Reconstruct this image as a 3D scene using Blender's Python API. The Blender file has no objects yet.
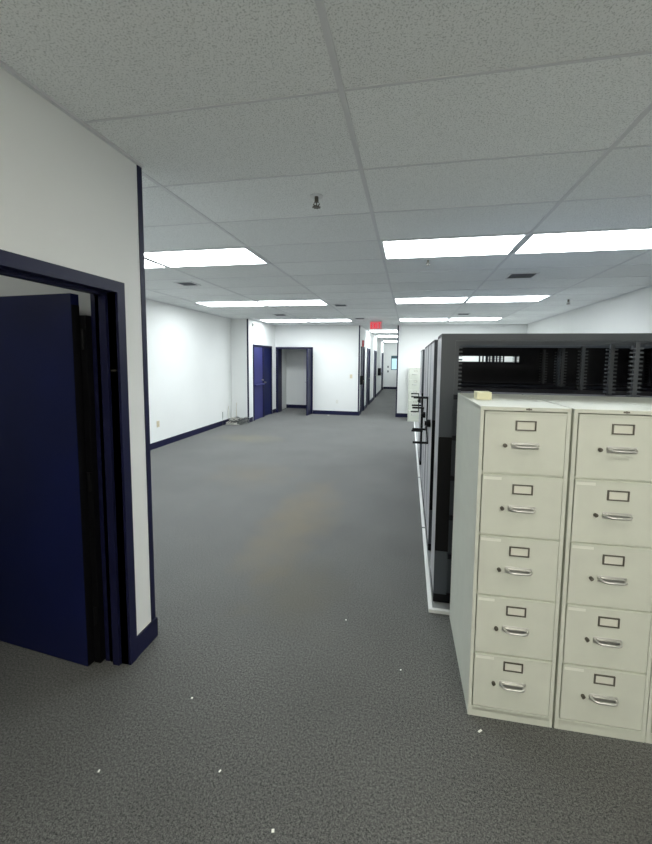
import bpy, bmesh, math, random
from mathutils import Vector, Matrix
random.seed(7)
COL = bpy.context.scene.collection
PI = math.pi
T = .6096
# ---------------------------------------------------------------- materials
def mat(name, col, rough=.6, metal=0, spec=.5, noise=None, bump=None, emit=None, estr=0, coat=0):
    m = bpy.data.materials.new(name); m.use_nodes = True
    nt = m.node_tree; b = nt.nodes['Principled BSDF']
    b.inputs['Roughness'].default_value = rough; b.inputs['Metallic'].default_value = metal
    b.inputs['Specular IOR Level'].default_value = spec
    b.inputs['Coat Weight'].default_value = coat
    c4 = (*col, 1)
    b.inputs['Base Color'].default_value = c4
    tc = nt.nodes.new('ShaderNodeTexCoord')
    if noise:
        scale, amt = noise
        n = nt.nodes.new('ShaderNodeTexNoise'); n.inputs['Scale'].default_value = scale; n.inputs['Detail'].default_value = 4
        r = nt.nodes.new('ShaderNodeMapRange'); r.inputs[1].default_value = .3; r.inputs[2].default_value = .7
        r.inputs[3].default_value = 1-amt; r.inputs[4].default_value = 1+amt
        mx = nt.nodes.new('ShaderNodeVectorMath'); mx.operation = 'SCALE'; mx.inputs[0].default_value = col
        nt.links.new(tc.outputs['Object'], n.inputs['Vector']); nt.links.new(n.outputs['Fac'], r.inputs[0])
        nt.links.new(r.outputs[0], mx.inputs['Scale']); nt.links.new(mx.outputs[0], b.inputs['Base Color'])
    if bump:
        n2 = nt.nodes.new('ShaderNodeTexNoise'); n2.inputs['Scale'].default_value = bump[0]; n2.inputs['Detail'].default_value = 3
        bp = nt.nodes.new('ShaderNodeBump'); bp.inputs['Strength'].default_value = bump[1]; bp.inputs['Distance'].default_value = .002
        nt.links.new(tc.outputs['Object'], n2.inputs['Vector']); nt.links.new(n2.outputs['Fac'], bp.inputs['Height'])
        nt.links.new(bp.outputs[0], b.inputs['Normal'])
    if emit:
        b.inputs['Emission Color'].default_value = (*emit, 1); b.inputs['Emission Strength'].default_value = estr
    return m

M = {}
M['wall'] = mat('painted_wall', (.80, .81, .80), .75, noise=(1.1, .02), bump=(160, .15))
M['navy'] = mat('navy_paint', (.008, .009, .040), .45, spec=.28, noise=(3, .12))
M['navy_door'] = mat('navy_door_paint', (.006, .010, .062), .45, spec=.25, noise=(2, .15))
M['blue_door'] = mat('blue_door_paint', (.036, .038, .16), .45, noise=(3, .1))
M['black'] = mat('black_metal', (.003, .003, .004), .5, spec=.2)
M['shelf'] = mat('black_shelf_steel', (.010, .011, .018), .45, spec=.3, noise=(6, .2))
M['fascia'] = mat('charcoal_steel', (.060, .070, .085), .4)
M['laminate'] = mat('light_grey_laminate', (.42, .42, .44), .3)
M['putty'] = mat('putty_enamel', (.64, .66, .585), .42, noise=(9, .03), bump=(300, .04))
M['cavity'] = mat('cabinet_cavity', (.05, .05, .045), .8)
M['chrome'] = mat('brushed_chrome', (.60, .60, .58), .28, metal=.85)
M['pewter'] = mat('dark_pewter', (.14, .13, .11), .4, metal=.6)
M['card'] = mat('paper_card', (.70, .70, .62), .8)
M['sticker'] = mat('white_sticker', (.80, .81, .74), .6)
M['note'] = mat('yellow_note', (.90, .87, .62), .7)
M['platform'] = mat('grey_platform', (.30, .31, .31), .6, noise=(4, .1))
M['alum'] = mat('white_aluminium_edge', (.80, .81, .80), .35)
M['tbar'] = mat('ceiling_grid_paint', (.70, .71, .73), .5)
M['fixture'] = mat('fixture_white', (.75, .77, .78), .5)
M['plate'] = mat('ivory_plate', (.66, .58, .42), .5)
M['plate_w'] = mat('white_plate', (.74, .74, .70), .5)
M['slot'] = mat('socket_slot', (.05, .045, .04), .6)
M['red'] = mat('red_plastic', (.55, .03, .04), .5)
M['redlit'] = mat('red_lit_letters', (.75, .03, .06), .5, emit=(1, .03, .07), estr=.9)
M['signwhite'] = mat('sign_face', (.78, .45, .46), .5)
M['paper'] = mat('paper_scrap', (.85, .85, .8), .8)
M['cordw'] = mat('white_cord', (.7, .69, .62), .5)
M['cordg'] = mat('grey_cord', (.22, .23, .22), .5)
M['cordb'] = mat('black_cord', (.02, .02, .022), .5)
M['steel'] = mat('brass_steel', (.35, .33, .28), .35, metal=.8)
M['teal'] = mat('teal_frame', (.05, .12, .14), .5)

def lens(name, col, s):
    return mat(name, (.9, .9, .9), .5, emit=col, estr=s)
M['lit_far'] = lens('lit_diffuser', (.91, .98, 1.0), 17.0)
M['lit_hall'] = lens('lit_hall_diffuser', (.91, .98, 1.0), 10.0)
M['lit_near'] = lens('lit_near_diffuser', (1.0, .97, .86), 4.5)
M['lit_rear'] = lens('lit_rear_diffuser', (1.0, .96, .84), 24.0)
M['lit_room'] = lens('lit_room_diffuser', (.97, 1.0, .93), 5)

def carpet():
    m = bpy.data.materials.new('carpet'); m.use_nodes = True
    nt = m.node_tree; N = nt.nodes; L = nt.links; b = N['Principled BSDF']
    b.inputs['Sheen Weight'].default_value = .25; b.inputs['Sheen Roughness'].default_value = .5; b.inputs['Sheen Tint'].default_value = (.8, .8, .8, 1); b.inputs['Roughness'].default_value = .95; b.inputs['Specular IOR Level'].default_value = .15
    tc = N.new('ShaderNodeTexCoord')
    def noise(s, d, vec=None):
        n = N.new('ShaderNodeTexNoise'); n.inputs['Scale'].default_value = s; n.inputs['Detail'].default_value = d
        L.new(vec or tc.outputs['Object'], n.inputs['Vector']); return n
    f = noise(270, 2); g = noise(110, 3); w = noise(1.3, 4)
    r = N.new('ShaderNodeValToRGB'); r.color_ramp.elements[0].position = .38; r.color_ramp.elements[1].position = .62
    r.color_ramp.elements[0].color = (.024, .026, .026, 1); r.color_ramp.elements[1].color = (.190, .191, .183, 1)
    mx = N.new('ShaderNodeMix'); mx.data_type = 'FLOAT'; mx.inputs[0].default_value = .4
    L.new(f.outputs['Fac'], mx.inputs[2]); L.new(g.outputs['Fac'], mx.inputs[3]); L.new(mx.outputs[0], r.inputs[0])
    # broad wear
    mr = N.new('ShaderNodeMapRange'); mr.inputs[1].default_value = .3; mr.inputs[2].default_value = .7; mr.inputs[3].default_value = .88; mr.inputs[4].default_value = 1.1
    L.new(w.outputs['Fac'], mr.inputs[0])
    vm = N.new('ShaderNodeVectorMath'); vm.operation = 'SCALE'; L.new(r.outputs[0], vm.inputs[0]); L.new(mr.outputs[0], vm.inputs['Scale'])
    cur = vm.outputs[0]
    # old spills, each with its own outline
    for (x, y, rx, ry, col, amt) in [(-3.3, 7.3, .9, .40, (.20, .18, .10), .35), (-1.1, 3.7, .42, 1.35, (.165, .135, .085), .5),
                                 (-2.2, 5.0, .7, .6, (.15, .12, .07), .3), (-.75, 2.5, .4, .5, (.12, .105, .07), .3)]:
        mp = N.new('ShaderNodeMapping'); mp.inputs['Location'].default_value = (-x/rx, -y/ry, 0); mp.inputs['Scale'].default_value = (1/rx, 1/ry, 0)
        L.new(tc.outputs['Object'], mp.inputs['Vector'])
        ln = N.new('ShaderNodeVectorMath'); ln.operation = 'LENGTH'; L.new(mp.outputs[0], ln.inputs[0])
        nn = noise(3.5, 4); ad = N.new('ShaderNodeMath'); ad.operation = 'MULTIPLY_ADD'; ad.inputs[1].default_value = 1.4
        L.new(nn.outputs['Fac'], ad.inputs[0]); L.new(ln.outputs['Value'], ad.inputs[2])
        m2 = N.new('ShaderNodeMapRange'); m2.inputs[1].default_value = .9; m2.inputs[2].default_value = 1.75; m2.inputs[3].default_value = amt; m2.inputs[4].default_value = 0
        L.new(ad.outputs[0], m2.inputs[0])
        mc = N.new('ShaderNodeMix'); mc.data_type = 'RGBA'
        L.new(m2.outputs[0], mc.inputs[0]); L.new(cur, mc.inputs[6]); mc.inputs[7].default_value = (*col, 1)
        cur = mc.outputs[2]
    L.new(cur, b.inputs['Base Color'])
    bp = N.new('ShaderNodeBump'); bp.inputs['Strength'].default_value = .8; bp.inputs['Distance'].default_value = .004
    L.new(mx.outputs[0], bp.inputs['Height']); L.new(bp.outputs[0], b.inputs['Normal'])
    return m
M['carpet'] = carpet()

def tile():
    m = bpy.data.materials.new('ceiling_tile'); m.use_nodes = True
    nt = m.node_tree; N = nt.nodes; L = nt.links; b = N['Principled BSDF']
    b.inputs['Roughness'].default_value = .9; b.inputs['Specular IOR Level'].default_value = .2
    tc = N.new('ShaderNodeTexCoord')
    n = N.new('ShaderNodeTexNoise'); n.inputs['Scale'].default_value = 165; n.inputs['Detail'].default_value = 3
    L.new(tc.outputs['Object'], n.inputs['Vector'])
    r = N.new('ShaderNodeValToRGB')
    r.color_ramp.elements[0].position = .34; r.color_ramp.elements[1].position = .48
    r.color_ramp.elements[0].color = (.58, .60, .60, 1); r.color_ramp.elements[1].color = (.89, .91, .91, 1)
    L.new(n.outputs['Fac'], r.inputs[0])
    # each tile a touch different, as aged tiles are
    mp = N.new('ShaderNodeMapping'); mp.inputs['Location'].default_value = (.2832, -1.507, 0)
    L.new(tc.outputs['Object'], mp.inputs['Vector'])
    dv = N.new('ShaderNodeVectorMath'); dv.operation = 'DIVIDE'; dv.inputs[1].default_value = (2*T, T, 1); L.new(mp.outputs[0], dv.inputs[0])
    fl = N.new('ShaderNodeVectorMath'); fl.operation = 'FLOOR'; L.new(dv.outputs[0], fl.inputs[0])
    wn = N.new('ShaderNodeTexWhiteNoise'); L.new(fl.outputs[0], wn.inputs['Vector'])
    mr = N.new('ShaderNodeMapRange'); mr.inputs[3].default_value = .95; mr.inputs[4].default_value = 1.04; L.new(wn.outputs['Value'], mr.inputs[0])
    vm = N.new('ShaderNodeVectorMath'); vm.operation = 'SCALE'; L.new(r.outputs[0], vm.inputs[0]); L.new(mr.outputs[0], vm.inputs['Scale'])
    L.new(vm.outputs[0], b.inputs['Base Color'])
    bp = N.new('ShaderNodeBump'); bp.inputs['Strength'].default_value = .4; bp.inputs['Distance'].default_value = .003
    L.new(n.outputs['Fac'], bp.inputs['Height']); L.new(bp.outputs[0], b.inputs['Normal'])
    return m
M['tile'] = tile()

# ---------------------------------------------------------------- mesh helpers
class MB:
    def __init__(s): s.bm = bmesh.new()
    def box(s, x0, x1, y0, y1, z0, z1, bev=0):
        g = bmesh.ops.create_cube(s.bm, size=1)['verts']
        for v in g:
            v.co = Vector(((x0+x1)/2+v.co.x*(x1-x0), (y0+y1)/2+v.co.y*(y1-y0), (z0+z1)/2+v.co.z*(z1-z0)))
        if bev:
            es = list({e for v in g for e in v.link_edges})
            bmesh.ops.bevel(s.bm, geom=es, offset=bev, segments=2, profile=.7, affect='EDGES')
        return s
    def cyl(s, a, b, r, seg=12, r2=None):
        a = Vector(a); b = Vector(b); d = b-a
        mt = Matrix.Translation((a+b)/2) @ d.to_track_quat('Z', 'Y').to_matrix().to_4x4()
        bmesh.ops.create_cone(s.bm, cap_ends=True, segments=seg, radius1=r, radius2=r if r2 is None else r2, depth=d.length, matrix=mt)
        return s
    def tube(s, pts, r, seg=8):
        pts = [Vector(p) for p in pts]; rings = []
        up = Vector((0, 0, 1))
        for i, p in enumerate(pts):
            t = (pts[min(i+1, len(pts)-1)]-pts[max(i-1, 0)]).normalized()
            n = t.cross(up)
            if n.length < .05: n = t.cross(Vector((0, 1, 0)))
            n.normalize(); c = n.cross(t)
            rings.append([s.bm.verts.new(p+r*(math.cos(2*PI*k/seg)*n+math.sin(2*PI*k/seg)*c)) for k in range(seg)])
        for a, b in zip(rings, rings[1:]):
            for k in range(seg): s.bm.faces.new((a[k], a[(k+1) % seg], b[(k+1) % seg], b[k]))
        s.bm.faces.new(rings[0][::-1]); s.bm.faces.new(rings[-1])
        return s
    def build(s, name, m, parent=None, loc=(0, 0, 0), smooth=False):
        bmesh.ops.recalc_face_normals(s.bm, faces=s.bm.faces)
        me = bpy.data.meshes.new(name); s.bm.to_mesh(me); s.bm.free()
        me.materials.append(m)
        if smooth:
            for p in me.polygons: p.use_smooth = True
        o = bpy.data.objects.new(name, me); COL.objects.link(o); o.location = loc
        if parent: o.parent = parent
        return o

def tag(o, label, cat, group=None, kind=None):
    o['label'] = label; o['category'] = cat
    if group: o['group'] = group
    if kind: o['kind'] = kind
    return o
def thing(name, label, cat, loc=(0, 0, 0), rz=0, group=None, kind=None):
    o = bpy.data.objects.new(name, None); COL.objects.link(o); o.empty_display_size = .1
    o.location = loc; o.rotation_euler = (0, 0, rz)
    return tag(o, label, cat, group, kind)
def kids(o): return [c for c in bpy.data.objects if c.parent == o]
def copy_tree(o, parent=None):
    c = o.copy(); COL.objects.link(c); c.parent = parent
    for ch in kids(o): copy_tree(ch, c)
    return c
def struct(name, mb, m, label, cat):
    return tag(mb.build(name, m), label, cat, kind='structure')

# ---------------------------------------------------------------- measured layout
H = 2.708
XN = -1.457; YN = 1.879          # near partition: face and end
XL = -4.57; XP = -4.10; YP = 9.12 # far left wall, wall after the pier
YB = 11.12; XR = 3.1665; YH = 22.2
XH0, XH1 = -1.45, -.343           # corridor
YR = -3.6

struct('floor', MB().box(-5.2, 3.6, -3.8, 23, -.08, 0), M['carpet'], 'grey speckled carpet with faint brown stains', 'carpet')
struct('ceiling', MB().box(-5.2, 3.6, -3.8, 23, H, H+.08), M['tile'], 'speckled grey acoustic tile ceiling', 'ceiling')

W = M['wall']
# near partition with the door opening (opening Y .75..1.61, head z 1.945)
mb = MB(); mb.box(XN-.12, XN, YR, .74, 0, H); mb.box(XN-.12, XN, 1.665, YN, 0, H); mb.box(XN-.12, XN, .74, 1.665, 2.0, H)
mb.box(XL, XN-.12, 1.76, YN, 0, H)
struct('wall_left_near', mb, W, 'cream near partition wall with the open navy door', 'wall')
struct('wall_left_far', MB().box(XL-.12, XL, YR, YP, 0, H), W, 'long white left wall beyond the near partition', 'wall')
mb = MB(); mb.box(XL-.12, XP, YP, YP+.12, 0, H); mb.box(XP-.12, XP, YP+.12, 9.42, 0, H); mb.box(XP-.12, XP, 10.80, YB+.12, 0, H); mb.box(XP-.12, XP, 9.42, 10.80, 2.04, H)
struct('wall_left_pier', mb, W, 'white wall stepping out by the pair of blue doors', 'wall')
mb = MB()
mb.box(XP-.0, -4.02, YB, YB+.12, 0, H); mb.box(-4.02, -2.94, YB, YB+.12, 2.0, H); mb.box(-2.94, XH0, YB, YB+.12, 0, H)
struct('wall_back_left', mb, W, 'white back wall left of the corridor', 'wall')
struct('wall_back_right', MB().box(XH1, XR, YB, YB+.12, 0, H), W, 'white back wall right of the corridor', 'wall')
struct('wall_right', MB().box(XR, XR+.12, YR, YB+.12, 0, H), W, 'white right wall above the black shelving', 'wall')
struct('wall_rear', MB().box(XL-.12, XR+.12, YR-.12, YR, 0, H), W, 'wall behind the viewpoint', 'wall')
# closet behind the back opening
mb = MB(); mb.box(-4.25, -2.6, 12.3, 12.42, 0, H); mb.box(-4.25, -4.13, YB+.12, 12.3, 0, H); mb.box(-2.72, -2.6, YB+.12, 12.3, 0, H)
struct('wall_closet', mb, W, 'pale wall inside the closet opening of the back wall', 'wall')
# corridor walls
hd = [(11.45, 12.25), (13.1, 14.05), (15.85, 16.85), (20.35, 21.4)]
mb = MB(); y = YB+.12
for a, b in hd:
    mb.box(XH0-.12, XH0, y, a, 0, H); mb.box(XH0-.12, XH0, a, b, 2.04, H); y = b
mb.box(XH0-.12, XH0, y, YH, 0, H)
struct('wall_corridor_left', mb, W, 'white left wall of the corridor with four dark doors', 'wall')
struct('wall_corridor_right', MB().box(XH1, XH1+.12, YB+.12, YH, 0, H), W, 'white right wall of the corridor', 'wall')
wx0, wx1, wz0, wz1 = -1.03, -.52, 1.12, 1.95
mb = MB(); mb.box(XH0-.12, wx0, YH, YH+.12, 0, H); mb.box(wx1, XH1+.12, YH, YH+.12, 0, H)
mb.box(wx0, wx1, YH, YH+.12, 0, wz0); mb.box(wx0, wx1, YH, YH+.12, wz1, H)
struct('wall_corridor_end', mb, W, 'white end wall of the corridor with the small window', 'wall')

# ceiling grid
mb = MB()
x = -.2832-2*T*4
while x < XR:
    if x > XL: mb.box(x-.012, x+.012, YR, YH, H-.004, H+.001)
    x += 2*T
y = 1.507-T*8
while y < YH:
    if y > YR: mb.box(XL, XR, y-.006, y+.006, H-.003, H+.001)
    y += T
struct('trim_1', mb, M['tbar'], 'grey metal grid bars between the ceiling tiles', 'ceiling grid')

# wall angle under the ceiling
mb = MB()
mb.box(XN, XN+.02, YR, YN, H-.012, H-.0005); mb.box(XL, XL+.02, YN, YP, H-.012, H-.0005); mb.box(XL, XP, YP-.02, YP, H-.012, H-.0005)
mb.box(XP, XP+.02, YP, YB, H-.012, H-.0005); mb.box(XP, XH0, YB-.02, YB, H-.012, H-.0005); mb.box(XH1, XR, YB-.02, YB, H-.012, H-.0005); mb.box(XR-.02, XR, YR, YB, H-.012, H-.0005)
struct('trim_2', mb, M['tbar'], 'thin grey angle strip where walls meet the ceiling', 'trim')

# corner guards: navy strips on the outer corners
for i, (x0, x1, y0, y1, lab) in enumerate([
    (XN-.03, XN+.004, YN-.030, YN+.004, 'navy corner strip on the end of the near partition'),
    (XP-.03, XP+.004, YP-.004, YP+.03, 'navy corner strip on the left pier'),
    (XH0-.035, XH0+.004, YB-.004, YB+.03, 'navy corner strip on the left corner of the corridor mouth'),
    (XH1-.004, XH1+.03, YB-.004, YB+.03, 'navy corner strip on the right corner of the corridor mouth')]):
    struct('trim_%d' % (i+3), MB().box(x0, x1, y0, y1, 0, H-.005), M['navy'], lab, 'corner guard')

# baseboards
def base(name, boxes, lab):
    mb = MB()
    for b in boxes: mb.box(*b, 0, .118, .004)
    struct(name, mb, M['navy'], lab, 'baseboard')
base('baseboard_left_near', [(XN, XN+.012, 1.715, YN+.012), (XN-.2, XN+.012, YN, YN+.012)], 'navy baseboard on the near partition')
base('baseboard_left_far', [(XL, XL+.012, YN, YP)], 'navy baseboard along the long left wall')
base('baseboard_pier', [(XL+.012, XP+.012, YP-.012, YP), (XP, XP+.012, YP, 9.37), (XP, XP+.012, 10.86, YB-.012)], 'navy baseboard around the left pier')
base('baseboard_back_left', [(XP+.012, -4.08, YB-.012, YB), (-2.88, XH0+.012, YB-.012, YB), (XH0, XH0+.012, YB, 11.39)], 'navy baseboard on the back wall left of the corridor')
base('baseboard_back_right', [(XH1-.012, XR, YB-.012, YB), (XH1-.012, XH1, YB, YH)], 'navy baseboard on the back wall right of the corridor')
base('baseboard_closet', [(-4.13, -2.72, 12.288, 12.3)], 'navy baseboard inside the closet')
bb = []; y = 12.31
for a, b in hd[1:]+[(YH+.06, 0)]:
    bb.append((XH0, XH0+.012, y, a-.06)); y = b+.06
base('baseboard_corridor_left', bb, 'navy baseboard on the left wall of the corridor')
base('baseboard_corridor_end', [(XH0, XH1, YH-.012, YH)], 'navy baseboard on the end wall of the corridor')

# ---------------------------------------------------------------- door_1: near open navy door
d = thing('door_1', 'navy door standing open in the near partition', 'door', (XN, 1.665, 0), kind='structure')
mb = MB()
# hollow-metal frame: face 55 mm, rebated jamb 145 mm deep
def jamb(mb, ya, yb, s):   # s=+1 right jamb (material at larger y), stop in the middle
    mb.box(-.145, .014, min(ya, ya+s*.05), max(ya, ya+s*.05), 0, 2.05)
    mb.box(-.085, -.045, min(ya, ya-s*.016), max(ya, ya-s*.016), 0, 1.992)
jamb(mb, 0, 0, 1); jamb(mb, -.925, 0, -1)
mb.box(-.145, .014, -.925, 0, 1.995, 2.05); mb.box(-.085, -.045, -.925, 0, 1.979, 1.996)
mb.build('door_frame', M['navy'], d)
lf = MB().box(-1.10, -.200, -.062, -.018, .008, 1.985, .002).build('door_leaf', M['navy_door'], d)
MB().box(-.1998, -.198, -.061, -.019, .009, 1.93).build('edge_strip', M['black'], lf)  # black strip added to darken the lit leaf edge
hg = MB().box(-.186, -.149, -.030, .010, .01, 1.88).build('gap_shade_strip', M['black'], d)  # black strip added as the shade in the gap beside the jamb
for z in (.28, 1.02, 1.76):
    h = MB(); h.cyl((-.166, -.036, z-.05), (-.166, -.036, z+.05), .007); h.box(-.187, -.150, -.034, -.030, z-.05, z+.05)
    h.build('hinge', M['black'], d)
k = MB(); k.cyl((-1.02, -.062, 1.0), (-1.02, -.075, 1.0), .03, 20); k.cyl((-1.02, -.075, 1.0), (-1.02, -.115, 1.0), .012, 16); k.cyl((-1.02, -.113, 1.0), (-.90, -.113, 1.0), .01, 12)
k.build('handle', M['steel'], lf)
RL = Matrix.Rotation(math.radians(-5.0), 4, 'Z'); pv = Vector((-.200, -.062, 0)); lf.matrix_basis = Matrix.Translation(pv) @ RL @ Matrix.Translation(-pv)
# small strike plate on jamb
MB().box(-.04, -.012, -.002, 0, 1.60, 1.606).build('strike_plate', M['steel'], d)

# ---------------------------------------------------------------- door_2/3: pair on the wall after the pier
def side_door(name, lab, y0, y1, dutch, m):
    d = thing(name, lab, 'door', (XP, y0, 0), kind='structure'); w = y1-y0
    f = MB(); f.box(-.11, .02, 0, .045, 0, 2.06); f.box(-.11, .02, w-.045, w, 0, 2.06); f.box(-.11, .02, .045, w-.045, 2.0, 2.06)
    f.build('door_frame', M['navy'], d)
    if dutch:
        a = MB().box(-.03, .008, .047, w-.047, .01, .94, .003).build('lower_leaf', m, d)
        b = MB().box(-.03, .008, .047, w-.047, .985, 1.997, .003).build('upper_leaf', m, d)
        MB().box(-.03, .075, .047, w-.047, .942, .983, .004).build('ledge', m, d)
        k = MB(); k.cyl((.008, w-.1, 1.08), (.05, w-.1, 1.08), .022, 14); k.build('handle', M['steel'], b, smooth=False)
    else:
        a = MB().box(-.05, -.012, .047, w-.047, .01, 1.997, .003).build('door_leaf', m, d)
        k = MB(); k.cyl((-.012, .12, 1.0), (.045, .12, 1.0), .022, 14); k.build('handle', M['steel'], a)
    return d
side_door('door_2', 'blue two-part door with a ledge beside the left pier', 9.42, 10.12, True, M['blue_door'])
side_door('door_3', 'darker blue door at the end of the left side wall', 10.12, 10.80, False, M['navy_door'])

# ---------------------------------------------------------------- door_4: closet opening with leaf swung out
d = thing('door_4', 'navy framed closet opening in the back wall', 'door', (-4.02, YB, 0), kind='structure')
f = MB(); f.box(-.055, .012, -.014, .36, 0, 2.05); f.box(1.068, 1.135, -.014, .135, 0, 2.05); f.box(.012, 1.068, -.014, .135, 1.99, 2.05)
f.build('door_frame', M['navy'], d)
lf = MB().box(1.055, 1.095, -.47, -.016, .012, 1.99, .003).build('door_leaf', M['navy'], d)
k = MB(); k.cyl((1.055, -.42, 1.0), (1.0, -.42, 1.0), .012, 12); k.cyl((1.005, -.42, 1.0), (1.005, -.32, 1.0), .011, 12); k.cyl((1.055, -.42, 1.0), (1.047, -.42, 1.0), .03, 16)
k.build('handle', M['chrome'], lf)

# ---------------------------------------------------------------- corridor doors
bpy.context.scene.cycles.diffuse_bounces = 8; bpy.context.scene.cycles.max_bounces = 12
labs = ['first dark door on the left inside the corridor', 'second dark door along the left of the corridor', 'third dark door along the left of the corridor', 'last dark door at the far end of the corridor']
for i, (a, b) in enumerate(hd):
    d = thing('door_%d' % (i+5), labs[i], 'door', (XH0, a, 0), kind='structure'); w = b-a
    f = MB(); f.box(-.11, .02, -.05, .04, 0, 2.09); f.box(-.11, .02, w-.04, w+.05, 0, 2.09); f.box(-.11, .02, .04, w-.04, 2.02, 2.09)
    f.build('door_frame', M['navy'], d)
    lf = MB().box(-.05, -.01, .042, w-.042, .01, 2.017, .003).build('door_leaf', M['navy'], d)
    k = MB(); k.cyl((-.01, w-.11, 1.0), (.045, w-.11, 1.0), .012, 12); k.cyl((.04, w-.11, 1.0), (.04, w-.23, 1.0), .011, 12)
    k.build('handle', M['steel'], lf)

# window at the corridor end
wn = thing('window_1', 'small bright window at the far end of the corridor', 'window', ((wx0+wx1)/2, YH, wz0), kind='structure')
hw = (wx1-wx0)/2; hh = wz1-wz0
f = MB(); f.box(-hw, -hw+.035, -.02, .12, 0, hh); f.box(hw-.035, hw, -.02, .12, 0, hh); f.box(-hw+.035, hw-.035, -.02, .12, 0, .035); f.box(-hw+.035, hw-.035, -.02, .12, hh-.16, hh)
f.build('window_frame', M['teal'], wn)
gm = bpy.data.materials.new('window_glass'); gm.use_nodes = True; gb = gm.node_tree.nodes['Principled BSDF']
gb.inputs['Transmission Weight'].default_value = 1; gb.inputs['Roughness'].default_value = .02; gb.inputs['IOR'].default_value = 1.1; gb.inputs['Base Color'].default_value = (.85, .97, 1, 1)
MB().box(-hw+.035, hw-.035, .05, .056, .035, hh-.16).build('window_pane', gm, wn)

# ---------------------------------------------------------------- ceiling lights
def light_proto(name, m, w, dp):
    t = thing(name, '', 'ceiling light')
    f = MB(); e = .022
    f.box(-w/2, w/2, -dp/2, -dp/2+e, -.008, -.0005); f.box(-w/2, w/2, dp/2-e, dp/2, -.008, -.0005)
    f.box(-w/2, -w/2+e, -dp/2+e, dp/2-e, -.008, -.0005); f.box(w/2-e, w/2, -dp/2+e, dp/2-e, -.008, -.0005)
    f.build('frame', M['fixture'], t)
    MB().box(-w/2+e, w/2-e, -dp/2+e, dp/2-e, -.006, -.0008).build('diffuser', m, t)
    return t
XA = -.2832; Y0 = 1.507
slots = []
for k, r in ((3, 'nearest'), (8, 'middle'), (13, 'farthest')):
    for j, c in ((-3, 'leftmost'), (-2, 'left of the two left'), (0, 'inner right'), (1, 'outer right')):
        slots.append((j, k, r, c))
names = {(-3): 'outer left panel', (-2): 'inner left panel', 0: 'inner right panel', 1: 'outer right panel'}
pl = light_proto('ceiling_light', M['lit_far'], 2*T-.026, T-.014); first = True
for j, k, r, c in slots:
    o = pl if first else copy_tree(pl); first = False
    o.location = (XA+2*T*(j+.5), Y0+T*(k+.5), H)
    o['label'] = 'bright recessed ceiling light, %s of the %s row of lights' % (names[j], r)
    o['group'] = 'recessed panel lights over the open room'
ph = light_proto('ceiling_light', M['lit_hall'], .98, .95)
for i, (y, r) in enumerate([(13.4, 'nearest of the three'), (16.3, 'middle one of the three'), (20.6, 'farthest of the three')]):
    o = ph if i == 0 else copy_tree(ph)
    o.location = (-.90, y, H); o['label'] = 'bright corridor ceiling light, %s in the corridor' % r; o['group'] = 'ceiling lights in the corridor'
pn = light_proto('ceiling_light', M['lit_near'], 2*T-.026, T-.014)
pq = light_proto('ceiling_light', M['lit_rear'], 2*T-.026, T-.014)  # unseen rows above and behind the camera, added to brighten the foreground
NEAR = [(0, -2, 'unseen ceiling light overhead, inner panel above the viewpoint'), (1, -2, 'unseen ceiling light overhead, outer panel above the viewpoint'),
        (0, -6, 'unseen added ceiling light behind the viewpoint, inner panel'), (1, -6, 'unseen added ceiling light behind the viewpoint, outer panel')]
for i, (j, k, lab) in enumerate(NEAR):
    o = pn if i == 0 else (pq if i == 2 else copy_tree(pn if i < 2 else pq))
    o.location = (XA+2*T*(j+.5), Y0+T*(k+.5), H); o['label'] = lab; o['group'] = 'unseen panel lights around the viewpoint'
pr = light_proto('ceiling_light', M['lit_room'], 2*T-.026, T-.014)  # unseen lamp, added to light the room behind the door
pr.location = (-3.0, .6, H); pr['label'] = 'unseen ceiling light inside the room behind the open navy door'

# ---------------------------------------------------------------- vents, sprinklers, exit sign
def vent(x0, x1, y0, y1, lab):
    w, dp = x1-x0, y1-y0
    t = thing('ceiling_vent', lab, 'ceiling vent', ((x0+x1)/2, (y0+y1)/2, H), group='ceiling vents')
    f = MB()
    for a in ((-w/2, w/2, -dp/2, -dp/2+.02), (-w/2, w/2, dp/2-.02, dp/2), (-w/2, -w/2+.02, -dp/2+.02, dp/2-.02), (w/2-.02, w/2, -dp/2+.02, dp/2-.02)): f.box(*a, -.012, -.0005)
    f.build('frame', M['tbar'], t)
    MB().box(-w/2+.02, w/2-.02, -dp/2+.02, dp/2-.02, -.003, -.0006).build('backing', M['black'], t)
    s = MB(); n = 7
    for i in range(n):
        y = -dp/2+.02+(dp-.04)*(i+.5)/n
        s.box(-w/2+.02, w/2-.02, y-.004, y+.004, -.010, -.0035)
    s.build('louvres', M['fascia'], t)
vent(1.14, 1.46, 4.76, 5.06, 'dark square ceiling vent behind the nearest right-hand lights')
vent(-3.18, -2.92, 4.68, 4.94, 'small dark ceiling vent behind the nearest left-hand lights')
vent(-1.42, -1.17, 6.92, 7.20, 'dark ceiling vent just right of the middle left-hand lights')
vent(-3.12, -2.84, 8.28, 8.56, 'ceiling vent in front of the farthest left-hand lights')
vent(1.02, 1.28, 8.55, 8.8, 'ceiling vent in front of the farthest right-hand lights')
vent(-1.35, -1.1, 9.2, 9.45, 'small ceiling vent above the corridor mouth')
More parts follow.
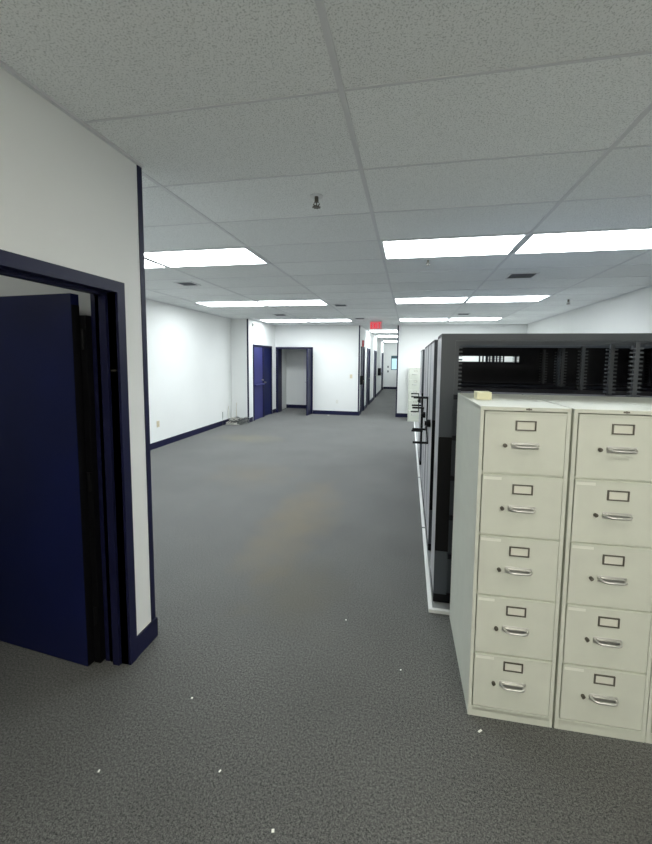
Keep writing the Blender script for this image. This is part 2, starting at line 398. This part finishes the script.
def sprinkler(x, y, lab, s=1):
    t = thing('sprinkler', lab, 'sprinkler', (x, y, H), group='ceiling sprinklers')
    MB().cyl((0, 0, -.0005), (0, 0, -.006), .032*s, 20).build('collar', M['fixture'], t)
    b = MB(); b.cyl((0, 0, -.006), (0, 0, -.03*s), .010*s, 10); b.tube([(-.008*s, 0, -.03*s), (-.016*s, 0, -.04*s), (-.004*s, 0, -.055*s)], .003*s); b.tube([(.008*s, 0, -.03*s), (.016*s, 0, -.04*s), (.004*s, 0, -.055*s)], .003*s)
    b.cyl((0, 0, -.03*s), (0, 0, -.052*s), .003*s, 8)
    b.build('body', M['pewter'], t)
    df = MB(); df.cyl((0, 0, -.054*s), (0, 0, -.057*s), .017*s, 16)
    for k in range(8):
        a = k*PI/4; df.box(math.cos(a)*.019*s-.003, math.cos(a)*.019*s+.003, math.sin(a)*.019*s-.003, math.sin(a)*.019*s+.003, -.057*s, -.054*s)
    df.build('deflector', M['pewter'], t)
sprinkler(-.605, 2.40, 'small dark sprinkler head hanging from the near ceiling', 1.25)
sprinkler(.165, 4.04, 'small sprinkler head just behind the nearest right-hand light')
sprinkler(2.55, 6.83, 'sprinkler head near the right wall beyond the middle lights', 1.5)
t = thing('smoke_detector', 'small round white detector high on the wall by the left pier', 'detector', (XP, 9.43, 2.57))
MB().cyl((0, 0, 0), (.02, 0, 0), .05, 24).cyl((.02, 0, 0), (.035, 0, 0), .04, 24, .03).build('housing', M['plate_w'], t)
MB().cyl((.035, 0, 0), (.04, 0, 0), .008, 12).build('sensor', M['pewter'], t)

t = thing('exit_sign', 'red lit EXIT sign hanging before the corridor mouth', 'exit sign', (-.855, 9.7, H))
MB().cyl((0, .02, -.0005), (0, .02, -.045), .012, 12).box(-.05, .05, -.02, .06, -.008, -.0005).build('bracket', M['fixture'], t)
MB().box(-.155, .155, 0, .045, -.255, -.04, .004).build('housing', M['signwhite'], t)
def letters(strokes, hgt, parent, m, y):
    mb = MB()
    for (xa, za, xb, zb) in strokes:
        a = Vector((xa, y, za)); b = Vector((xb, y, zb)); dd = (b-a); n = Vector((dd.z, 0, -dd.x)).normalized()*.0085
        vs = [mb.bm.verts.new(p) for p in (a-n, a+n, b+n, b-n)]
        ws = [mb.bm.verts.new(p+Vector((0, .006, 0))) for p in (a-n, a+n, b+n, b-n)]
        mb.bm.faces.new(vs); mb.bm.faces.new(ws[::-1])
        for k in range(4): mb.bm.faces.new((vs[k], vs[(k+1) % 4], ws[(k+1) % 4], ws[k]))
    return mb.build('lettering', m, parent)
zt, zb_ = -.075, -.22; zm = (zt+zb_)/2
S = []
x = -.125; S += [(x, zt, x, zb_), (x, zt-.008, x+.045, zt-.008), (x, zm, x+.038, zm), (x, zb_+.008, x+.045, zb_+.008)]
x = -.06; S += [(x, zt, x+.05, zb_), (x+.05, zt, x, zb_)]
x = .022; S += [(x, zt, x, zb_)]
x = .055; S += [(x, zt-.008, x+.065, zt-.008), (x+.0325, zt, x+.0325, zb_)]
letters(S, .14, t, M['redlit'], -.007)

# ---------------------------------------------------------------- wall plates and boxes
def plate(name, loc, rz, lab, cat, kind, m):
    t = thing(name, lab, cat, loc, rz)   # local: face towards -Y
    MB().box(-.037, .037, -.007, 0, -.058, .058, .002).build('cover_plate', m, t)
    if kind == 'outlet':
        for z in (-.021, .021):
            s = MB(); s.box(-.015, .015, -.009, -.007, z-.014, z+.014)
            s = s.build('socket', m, t)
            MB().box(-.008, -.005, -.0095, -.009, z-.005, z+.007).box(.005, .008, -.0095, -.009, z-.005, z+.007).build('slots', M['slot'], s)
    else:
        MB().box(-.006, .006, -.018, -.007, -.012, .012, .002).build('toggle', m, t)
plate('wall_outlet', (XL, 6.15, .442), PI/2, 'ivory power outlet low on the long left wall', 'outlet', 'outlet', M['plate'])
plate('wall_outlet', (-2.12, YB, .40), 0, 'pale power outlet low on the back wall left of the corridor', 'outlet', 'outlet', M['plate_w'])
plate('light_switch', (-1.70, YB, 1.18), 0, 'pale light switch on the back wall beside the corridor', 'light switch', 'switch', M['plate'])
plate('light_switch', (-1.2, YH, 1.30), 0, 'small upper plate on the corridor end wall left of the window', 'light switch', 'switch', M['fascia'])
plate('light_switch', (-1.2, YH, 1.03), 0, 'small lower plate on the corridor end wall left of the window', 'light switch', 'switch', M['fascia'])
def wall_box(y, z0, z1, lab, m, name='wall_box', dp=.09, w=.16):
    t = thing(name, lab, 'wall box', (XH0, y, z0))
    MB().box(0, dp, -w/2, w/2, 0, z1-z0, .008).build('housing', m, t)
    MB().box(dp, dp+.01, -w/2+.03, w/2-.03, .03, (z1-z0)*.45, .003).build('cover', M['pewter'], t)
wall_box(11.325, .93, 1.20, 'dark wall box at the corridor mouth before the first door', M['black'], w=.11)
wall_box(18.0, .95, 1.30, 'dark wall box deep in the corridor between doors', M['black'], w=.3, dp=.14)
t = thing('red_fitting', 'small red fitting above the first corridor door', 'fire alarm', (XH0, 11.75, 2.091))
MB().box(0, .045, -.06, .06, 0, .20, .004).build('housing', M['red'], t)  # plain red block with a pale raised piece in front
MB().box(.045, .065, -.03, .03, .09, .14, .006).build('pale_insert', M['plate_w'], t)

# ---------------------------------------------------------------- file cabinets
CW, CD, CH = .3700, .684, 1.474
zs = [(1.178, 1.452), (.893, 1.170), (.608, .886), (.326, .601), (.056, .318)]
def handle_mb():
    h = MB(); x0, x1, z = .138, .243, 0
    # curved bail: two feet, a bowed bar and a lip
    pts = [(x0, 0, z+.004), (x0+.002, -.012, z+.003), (x0+.010, -.024, z+.001), (x0+.024, -.028, z), (x1-.024, -.028, z), (x1-.010, -.024, z+.001), (x1-.002, -.012, z+.003), (x1, 0, z+.004)]
    h.tube(pts, .0055, 10)
    h.box(x0+.008, x1-.008, -.012, -.002, z+.006, z+.010, .0015)
    h.box(x0-.004, x1+.004, -.003, 0, z-.012, z+.016, .001)
    return h
def make_cabinet():
    t = thing('filing_cabinet', '', 'filing cabinet')
    b = MB(); g = .016
    b.box(0, g, 0, CD, .0, CH-.004, .002); b.box(CW-g, CW, 0, CD, 0, CH-.004, .002)
    b.box(g, CW-g, CD-.012, CD, 0, CH-.004); b.box(0, CW, 0, CD, CH-.018, CH, .003)
    b.box(g, CW-g, 0, .014, 0, .052, .001); b.box(g, CW-g, 0, CD-.012, .03, .045)
    for a, c in zip(zs, zs[1:]): b.box(g, CW-g, .010, .03, c[1]-.006, a[0]+.006)
    b.build('body', M['putty'], t)
    MB().box(g+.001, CW-g-.001, .034, .04, .06, CH-.03).build('inner_liner', M['cavity'], t)
    MB().cyl((.20, .001, CH-.009), (.20, -.002, CH-.009), .005, 14).box(.188, .212, -.0015, .001, CH-.0125, CH-.0055, .001).build('badge', M['pewter'], t)
    for i, (z0, z1) in enumerate(zs):
        d = bpy.data.objects.new('drawer', None)
        mb = MB(); mb.box(.0205, CW-.018, -.001, .028, z0, z1, .0025)
        mb.box(.0205, CW-.018, -.0045, .0, z1-.007, z1-.001, .0015)
        d = mb.build('drawer', M['putty'], t)
        zc = z0+.125
        h = handle_mb().build('handle', M['chrome'], d, (0, -.001, zc), smooth=True)
        f = MB(); X0, X1, Z0, Z1 = .148, .232, zc+.068, zc+.112
        f.box(X0, X1, -.006, -.001, Z0, Z0+.005); f.box(X0, X1, -.006, -.001, Z1-.005, Z1); f.box(X0, X0+.006, -.006, -.001, Z0+.005, Z1-.005); f.box(X1-.006, X1, -.006, -.001, Z0+.005, Z1-.005)
        f.build('label_holder', M['pewter'], d)
        MB().box(X0+.006, X1-.006, -.0028, -.001, Z0+.005, Z1-.005).build('label_card', M['card'], d)
        MB().cyl((.108, -.001, zc), (.108, -.010, zc), .0085, 14).box(.103, .108, -.013, -.010, zc-.008, zc+.008, .001).build('latch', M['pewter'], d)
        if i: MB().box(.026, .026+(.075, .085, .07, .08)[i-1], -.0018, -.001, z1-.024, z1-.011).build('sticker', M['sticker'], d)
    return t
cab = make_cabinet()
CY = 1.728
RZ = math.radians(1.1); FX = .317
def row(o, dx): o.location = (FX+dx*math.cos(RZ), CY+dx*math.sin(RZ), 0); o.rotation_euler.z = RZ
row(cab, 0)
cab['label'] = 'putty steel five-drawer filing cabinet nearest the aisle, whole left side showing, yellow note on top'
cab['group'] = 'filing cabinets in the right foreground'
c2 = copy_tree(cab); row(c2, .380); c2['label'] = 'putty five-drawer filing cabinet second from the aisle, right of the one with the yellow note'
c3 = copy_tree(cab); row(c3, .753); c3['label'] = 'putty filing cabinet cut off by the right edge, only its left edge showing'
c4 = copy_tree(cab); c4.location = (.0, 10.40, 0); c4.rotation_euler.z = 0; c4['label'] = 'pale five-drawer filing cabinet standing far off against the back wall'
c4['group'] = 'filing cabinet by the back wall'
del c4['group']
n = MB(); n.box(-.036, .036, -.045, .045, 0, .038, .001)
tag(n.build('sticky_notes', M['note'], loc=(.385, 2.06, CH)), 'pale yellow block of sticky notes on top of the left filing cabinet', 'note pad')
bpy.data.objects['sticky_notes'].scale = (1, 1, 1)

# ---------------------------------------------------------------- mobile shelving
PZ = .025
t = thing('shelving_platform', 'low grey track platform with a white edge strip under the black shelving', 'platform', (0, 0, 0))
MB().box(.198, 3.0, 2.452, 10.25, 0, PZ-.004).build('deck', M['platform'], t)
MB().box(.172, .198, 2.43, 10.25, 0, PZ, .002).box(.198, 1.6, 2.43, 2.452, 0, PZ, .002).build('edge_strip', M['alum'], t)
for y in (3.67, 5.3, 7.6): MB().box(.171, .199, y-.012, y+.012, 0, PZ+.001).build('edge_joint', M['fascia'], t)
for x in (.5, 1.4, 2.3): MB().box(x-.02, x+.02, 2.46, 10.2, PZ-.004, PZ-.002).build('rail', M['pewter'], t)

ST = 1.845  # top of units above floor
def comb(x, y, z0, z1, s=1):
    mb = MB(); mb.box(x-.012, x+.012, y, y+.02, z0, z1)
    z = z0+.02
    while z < z1-.02:
        mb.box(x-.034, x-.012, y+.002, y+.018, z, z+.010); mb.box(x+.012, x+.034, y+.002, y+.018, z, z+.010); z += .026
    return mb
def make_unit(dp, back=False, window=False, wheel=None):
    t = thing('shelving_unit', '', 'shelving unit'); L = 2.14
    b0 = .07
    MB().box(.0, L, .012, dp, .004, b0, .003).build('carriage_base', M['black'], t)
    MB().box(.0, .018, .016, dp-.002, b0, ST-PZ-.004, .002).build('end_panel', M['laminate'], t)
    MB().box(0, .085, 0, .016, b0, .37).build('front_post', M['fascia'], t)
    MB().box(0, .085, 0, .016, 1.15, ST-PZ).build('front_post', M['fascia'], t)
    MB().box(0, .085, 0, .016, .372, 1.148).build('post_dark_band', M['black'], t)  # middle band of the post face, coloured black
    top = MB(); top.box(0, L, .016, dp, ST-PZ-.02, ST-PZ); top.box(.085, L, 0, .016, ST-PZ-.045, ST-PZ)
    top.build('top_canopy', M['fascia'], t)
    for z in ((.33, .60, .87, 1.14, 1.41) ):
        s = MB(); s.box(.02, L, .02, dp-.01, z, z+.018); s.box(.086, L, .008, .02, z-.012, z+.02)
        s.build('shelf', M['shelf'], t)
    MB().box(L-.018, L, .016, dp-.002, b0, ST-PZ-.022).build('end_panel', M['shelf'], t)
    for x in (.10, 1.13, 2.08):
        for y in (.022, dp-.03): comb(x, y, b0, ST-PZ-.05).build('upright', M['fascia'], t)
    if back:
        mb = MB(); y0, y1 = dp-.009, dp-.002
        if window:
            zz0, zz1 = 1.643, 1.70
            mb.box(.02, L-.02, y0, y1, b0, zz0); mb.box(.02, L-.02, y0, y1, zz1, ST-PZ-.02)
            mb.box(.90, L-.02, y0, y1, zz0, zz1)
            mb.box(.02, .27, y0, y1, zz0, zz1)
            x = .51
            for k in range(8): mb.box(x, x+.014, y0, y1, zz0, zz1); x += .0335
        else: mb.box(.02, L-.02, y0, y1, b0, ST-PZ-.02)
        mb.build('back_panel', M['shelf'], t)
    if wheel:
        w = MB(); cy, (cz, r, a0) = dp/2, wheel
        w.cyl((0, cy, cz), (-.035, cy, cz), .035, 20); w.cyl((-.03, cy, cz), (-.05, cy, cz), .022, 16)
        w = w.build('hand_wheel', M['black'], t)
        for k in range(3):
            a = math.radians(a0)+k*2*PI/3
            ey, ez = cy+math.cos(a)*r, cz+math.sin(a)*r
            MB().cyl((-.032, cy, cz), (-.032, ey, ez), .007, 10).build('spoke', M['black'], w)
            MB().cyl((-.025, ey, ez), (-.155, ey, ez), .0105, 12).build('grip', M['black'], w)
    return t
X1 = .204
U = [('front', 2.50, .33, dict()), ('u2', 3.20, .44, dict(wheel=(1.085, .235, 96))), ('u3', 3.67, .44, dict(back=True, window=True)),
     ('u4', 4.18, .46, dict(wheel=(1.02, .19, 28))), ('u5', 4.67, .46, dict()), ('u6', 5.92, .46, dict(wheel=(1.0, .18, 34))), ('u7', 6.41, .48, dict())]
UL = ['black shelving unit closest to the filing cabinets, dark post and open shelves facing the viewer',
      'black shelving unit with spoked hand wheel, first one behind the front unit',
      'grey-ended shelving unit third from the front, pushed against the second',
      'grey-ended shelving unit with hand wheel, fourth from the front',
      'grey-ended shelving unit fifth from the front, just before the open gap',
      'dark-edged shelving unit with hand wheel just past the open gap',
      'grey-ended shelving unit farthest from the filing cabinets']
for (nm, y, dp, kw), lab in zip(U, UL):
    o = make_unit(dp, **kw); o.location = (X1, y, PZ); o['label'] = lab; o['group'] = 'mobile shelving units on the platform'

# ---------------------------------------------------------------- tangle of cables by the pier
t = thing('cable_tangle', 'messy heap of pale and black cords on the carpet by the left pier', 'cable heap', (-4.28, 8.86, 0))
random.seed(3)
for i in range(13):
    m = [M['cordb'], M['cordw'], M['cordg'], M['cordb'], M['cordg']][i % 5]
    pts = []; ph = random.random()*6; cx, cy = random.uniform(-.13, .13), random.uniform(-.07, .07); rr = random.uniform(.07, .17); z = .012+.011*i
    for k in range(46):
        a = ph+k*.33
        x_ = cx+rr*math.cos(a)*(1+.25*math.sin(k*.5+i)); y_ = cy+rr*.6*math.sin(a)*(1+.2*math.cos(k*.31))
        pts.append((max(-.265, min(.36, x_)), max(-.3, min(.22, y_)), max(.008, z+.035*math.sin(k*.9+i))))
    MB().tube(pts, .0065, 6).build('cord', m, t, smooth=True)
for (x_, y_, z_, m) in ((-.02, -.1, .02, 'plate_w'), (.12, -.06, .05, 'cordb'), (-.14, 0, .06, 'cordb'), (.05, .05, .1, 'cordb'), (.0, -.02, .115, 'plate_w')):
    MB().box(x_-.04, x_+.04, y_-.025, y_+.025, z_-.015, z_+.025, .005).build('adapter', M[m], t)
MB().tube([(-.26, .02, .01), (-.268, .03, .2), (-.262, .02, .40), (-.258, .0, .46)], .008, 8).build('upright_wire', M['cordw'], t, smooth=True)
MB().tube([(-.27, -.28, .01), (-.275, -.27, .2), (-.27, -.28, .34)], .008, 8).build('upright_wire', M['cordg'], t, smooth=True)
MB().tube([(-.14, .2, .02), (-.15, .23, .3), (-.14, .23, .52)], .006, 8).build('upright_wire', M['plate'], t, smooth=True)

# ---------------------------------------------------------------- scraps on the carpet
SC = [(.360, 1.655, .010, .004, .7, 'white scrap on the carpet right before the left filing cabinet'),
      (-1.008, 1.55, .004, .004, 0, 'tiny white crumb on the carpet to the right of the navy door foot'),
      (-.711, 1.274, .005, .003, 1.2, 'tiny white scrap on the bare carpet in the lower left of the photo'),
      (-.431, 1.132, .005, .005, .3, 'tiny white crumb at the bottom edge of the photo'),
      (-1.19, 1.179, .003, .005, .3, 'faint crumb on the carpet in the lower left corner of the photo'),
      (-.355, 2.249, .004, .003, 0, 'tiny white speck on the carpet nearest the white platform edge'),
      (0, 1.924, .004, .003, .5, 'tiny pale speck on the open carpet left of the filing cabinets'),
      (-2.35, 10.95, .03, .02, .3, 'white scrap by the baseboard of the back wall')]
for x_, y_, a, b, r, lab in SC:
    o = MB().box(-a, a, -b, b, 0, .002).build('paper_scrap', M['paper'], None, (x_, y_, 0)); o.rotation_euler.z = r
    tag(o, lab, 'litter', 'white scraps on the carpet')

# ---------------------------------------------------------------- world, camera
wd = bpy.data.worlds.new('World'); bpy.context.scene.world = wd; wd.use_nodes = True
bg = wd.node_tree.nodes['Background']; bg.inputs[0].default_value = (.72, .93, 1, 1); bg.inputs[1].default_value = 1.1

f, yaw, pitch, roll, hcam, cx, cy = 373.438, .1858, -.0828, .011, 1.6695, 12.18, -31.05
cd = bpy.data.cameras.new('camera'); cam = bpy.data.objects.new('camera', cd); COL.objects.link(cam)
cd.sensor_fit = 'HORIZONTAL'; cd.sensor_width = 36; cd.lens = f*36/652
cd.shift_x = -cx/652; cd.shift_y = cy/652; cd.clip_start = .05
fwd = Vector((-math.sin(yaw)*math.cos(pitch), math.cos(yaw)*math.cos(pitch), math.sin(pitch)))
right = Vector((math.cos(yaw), math.sin(yaw), 0)); up = right.cross(fwd)
# image = rotated by roll (clockwise on screen, y down)
c, s = math.cos(roll), math.sin(roll)
r2 = c*right + s*up; u2 = -s*right + c*up
R3 = Matrix((r2, u2, -fwd)).transposed()
cam.matrix_world = Matrix.Translation((0, 0, hcam)) @ R3.to_4x4()
bpy.context.scene.camera = cam
vs = bpy.context.scene.view_settings
vs.view_transform = 'Standard'; vs.look = 'None'; vs.gamma = 1; vs.use_curve_mapping = False
vs.exposure = 0
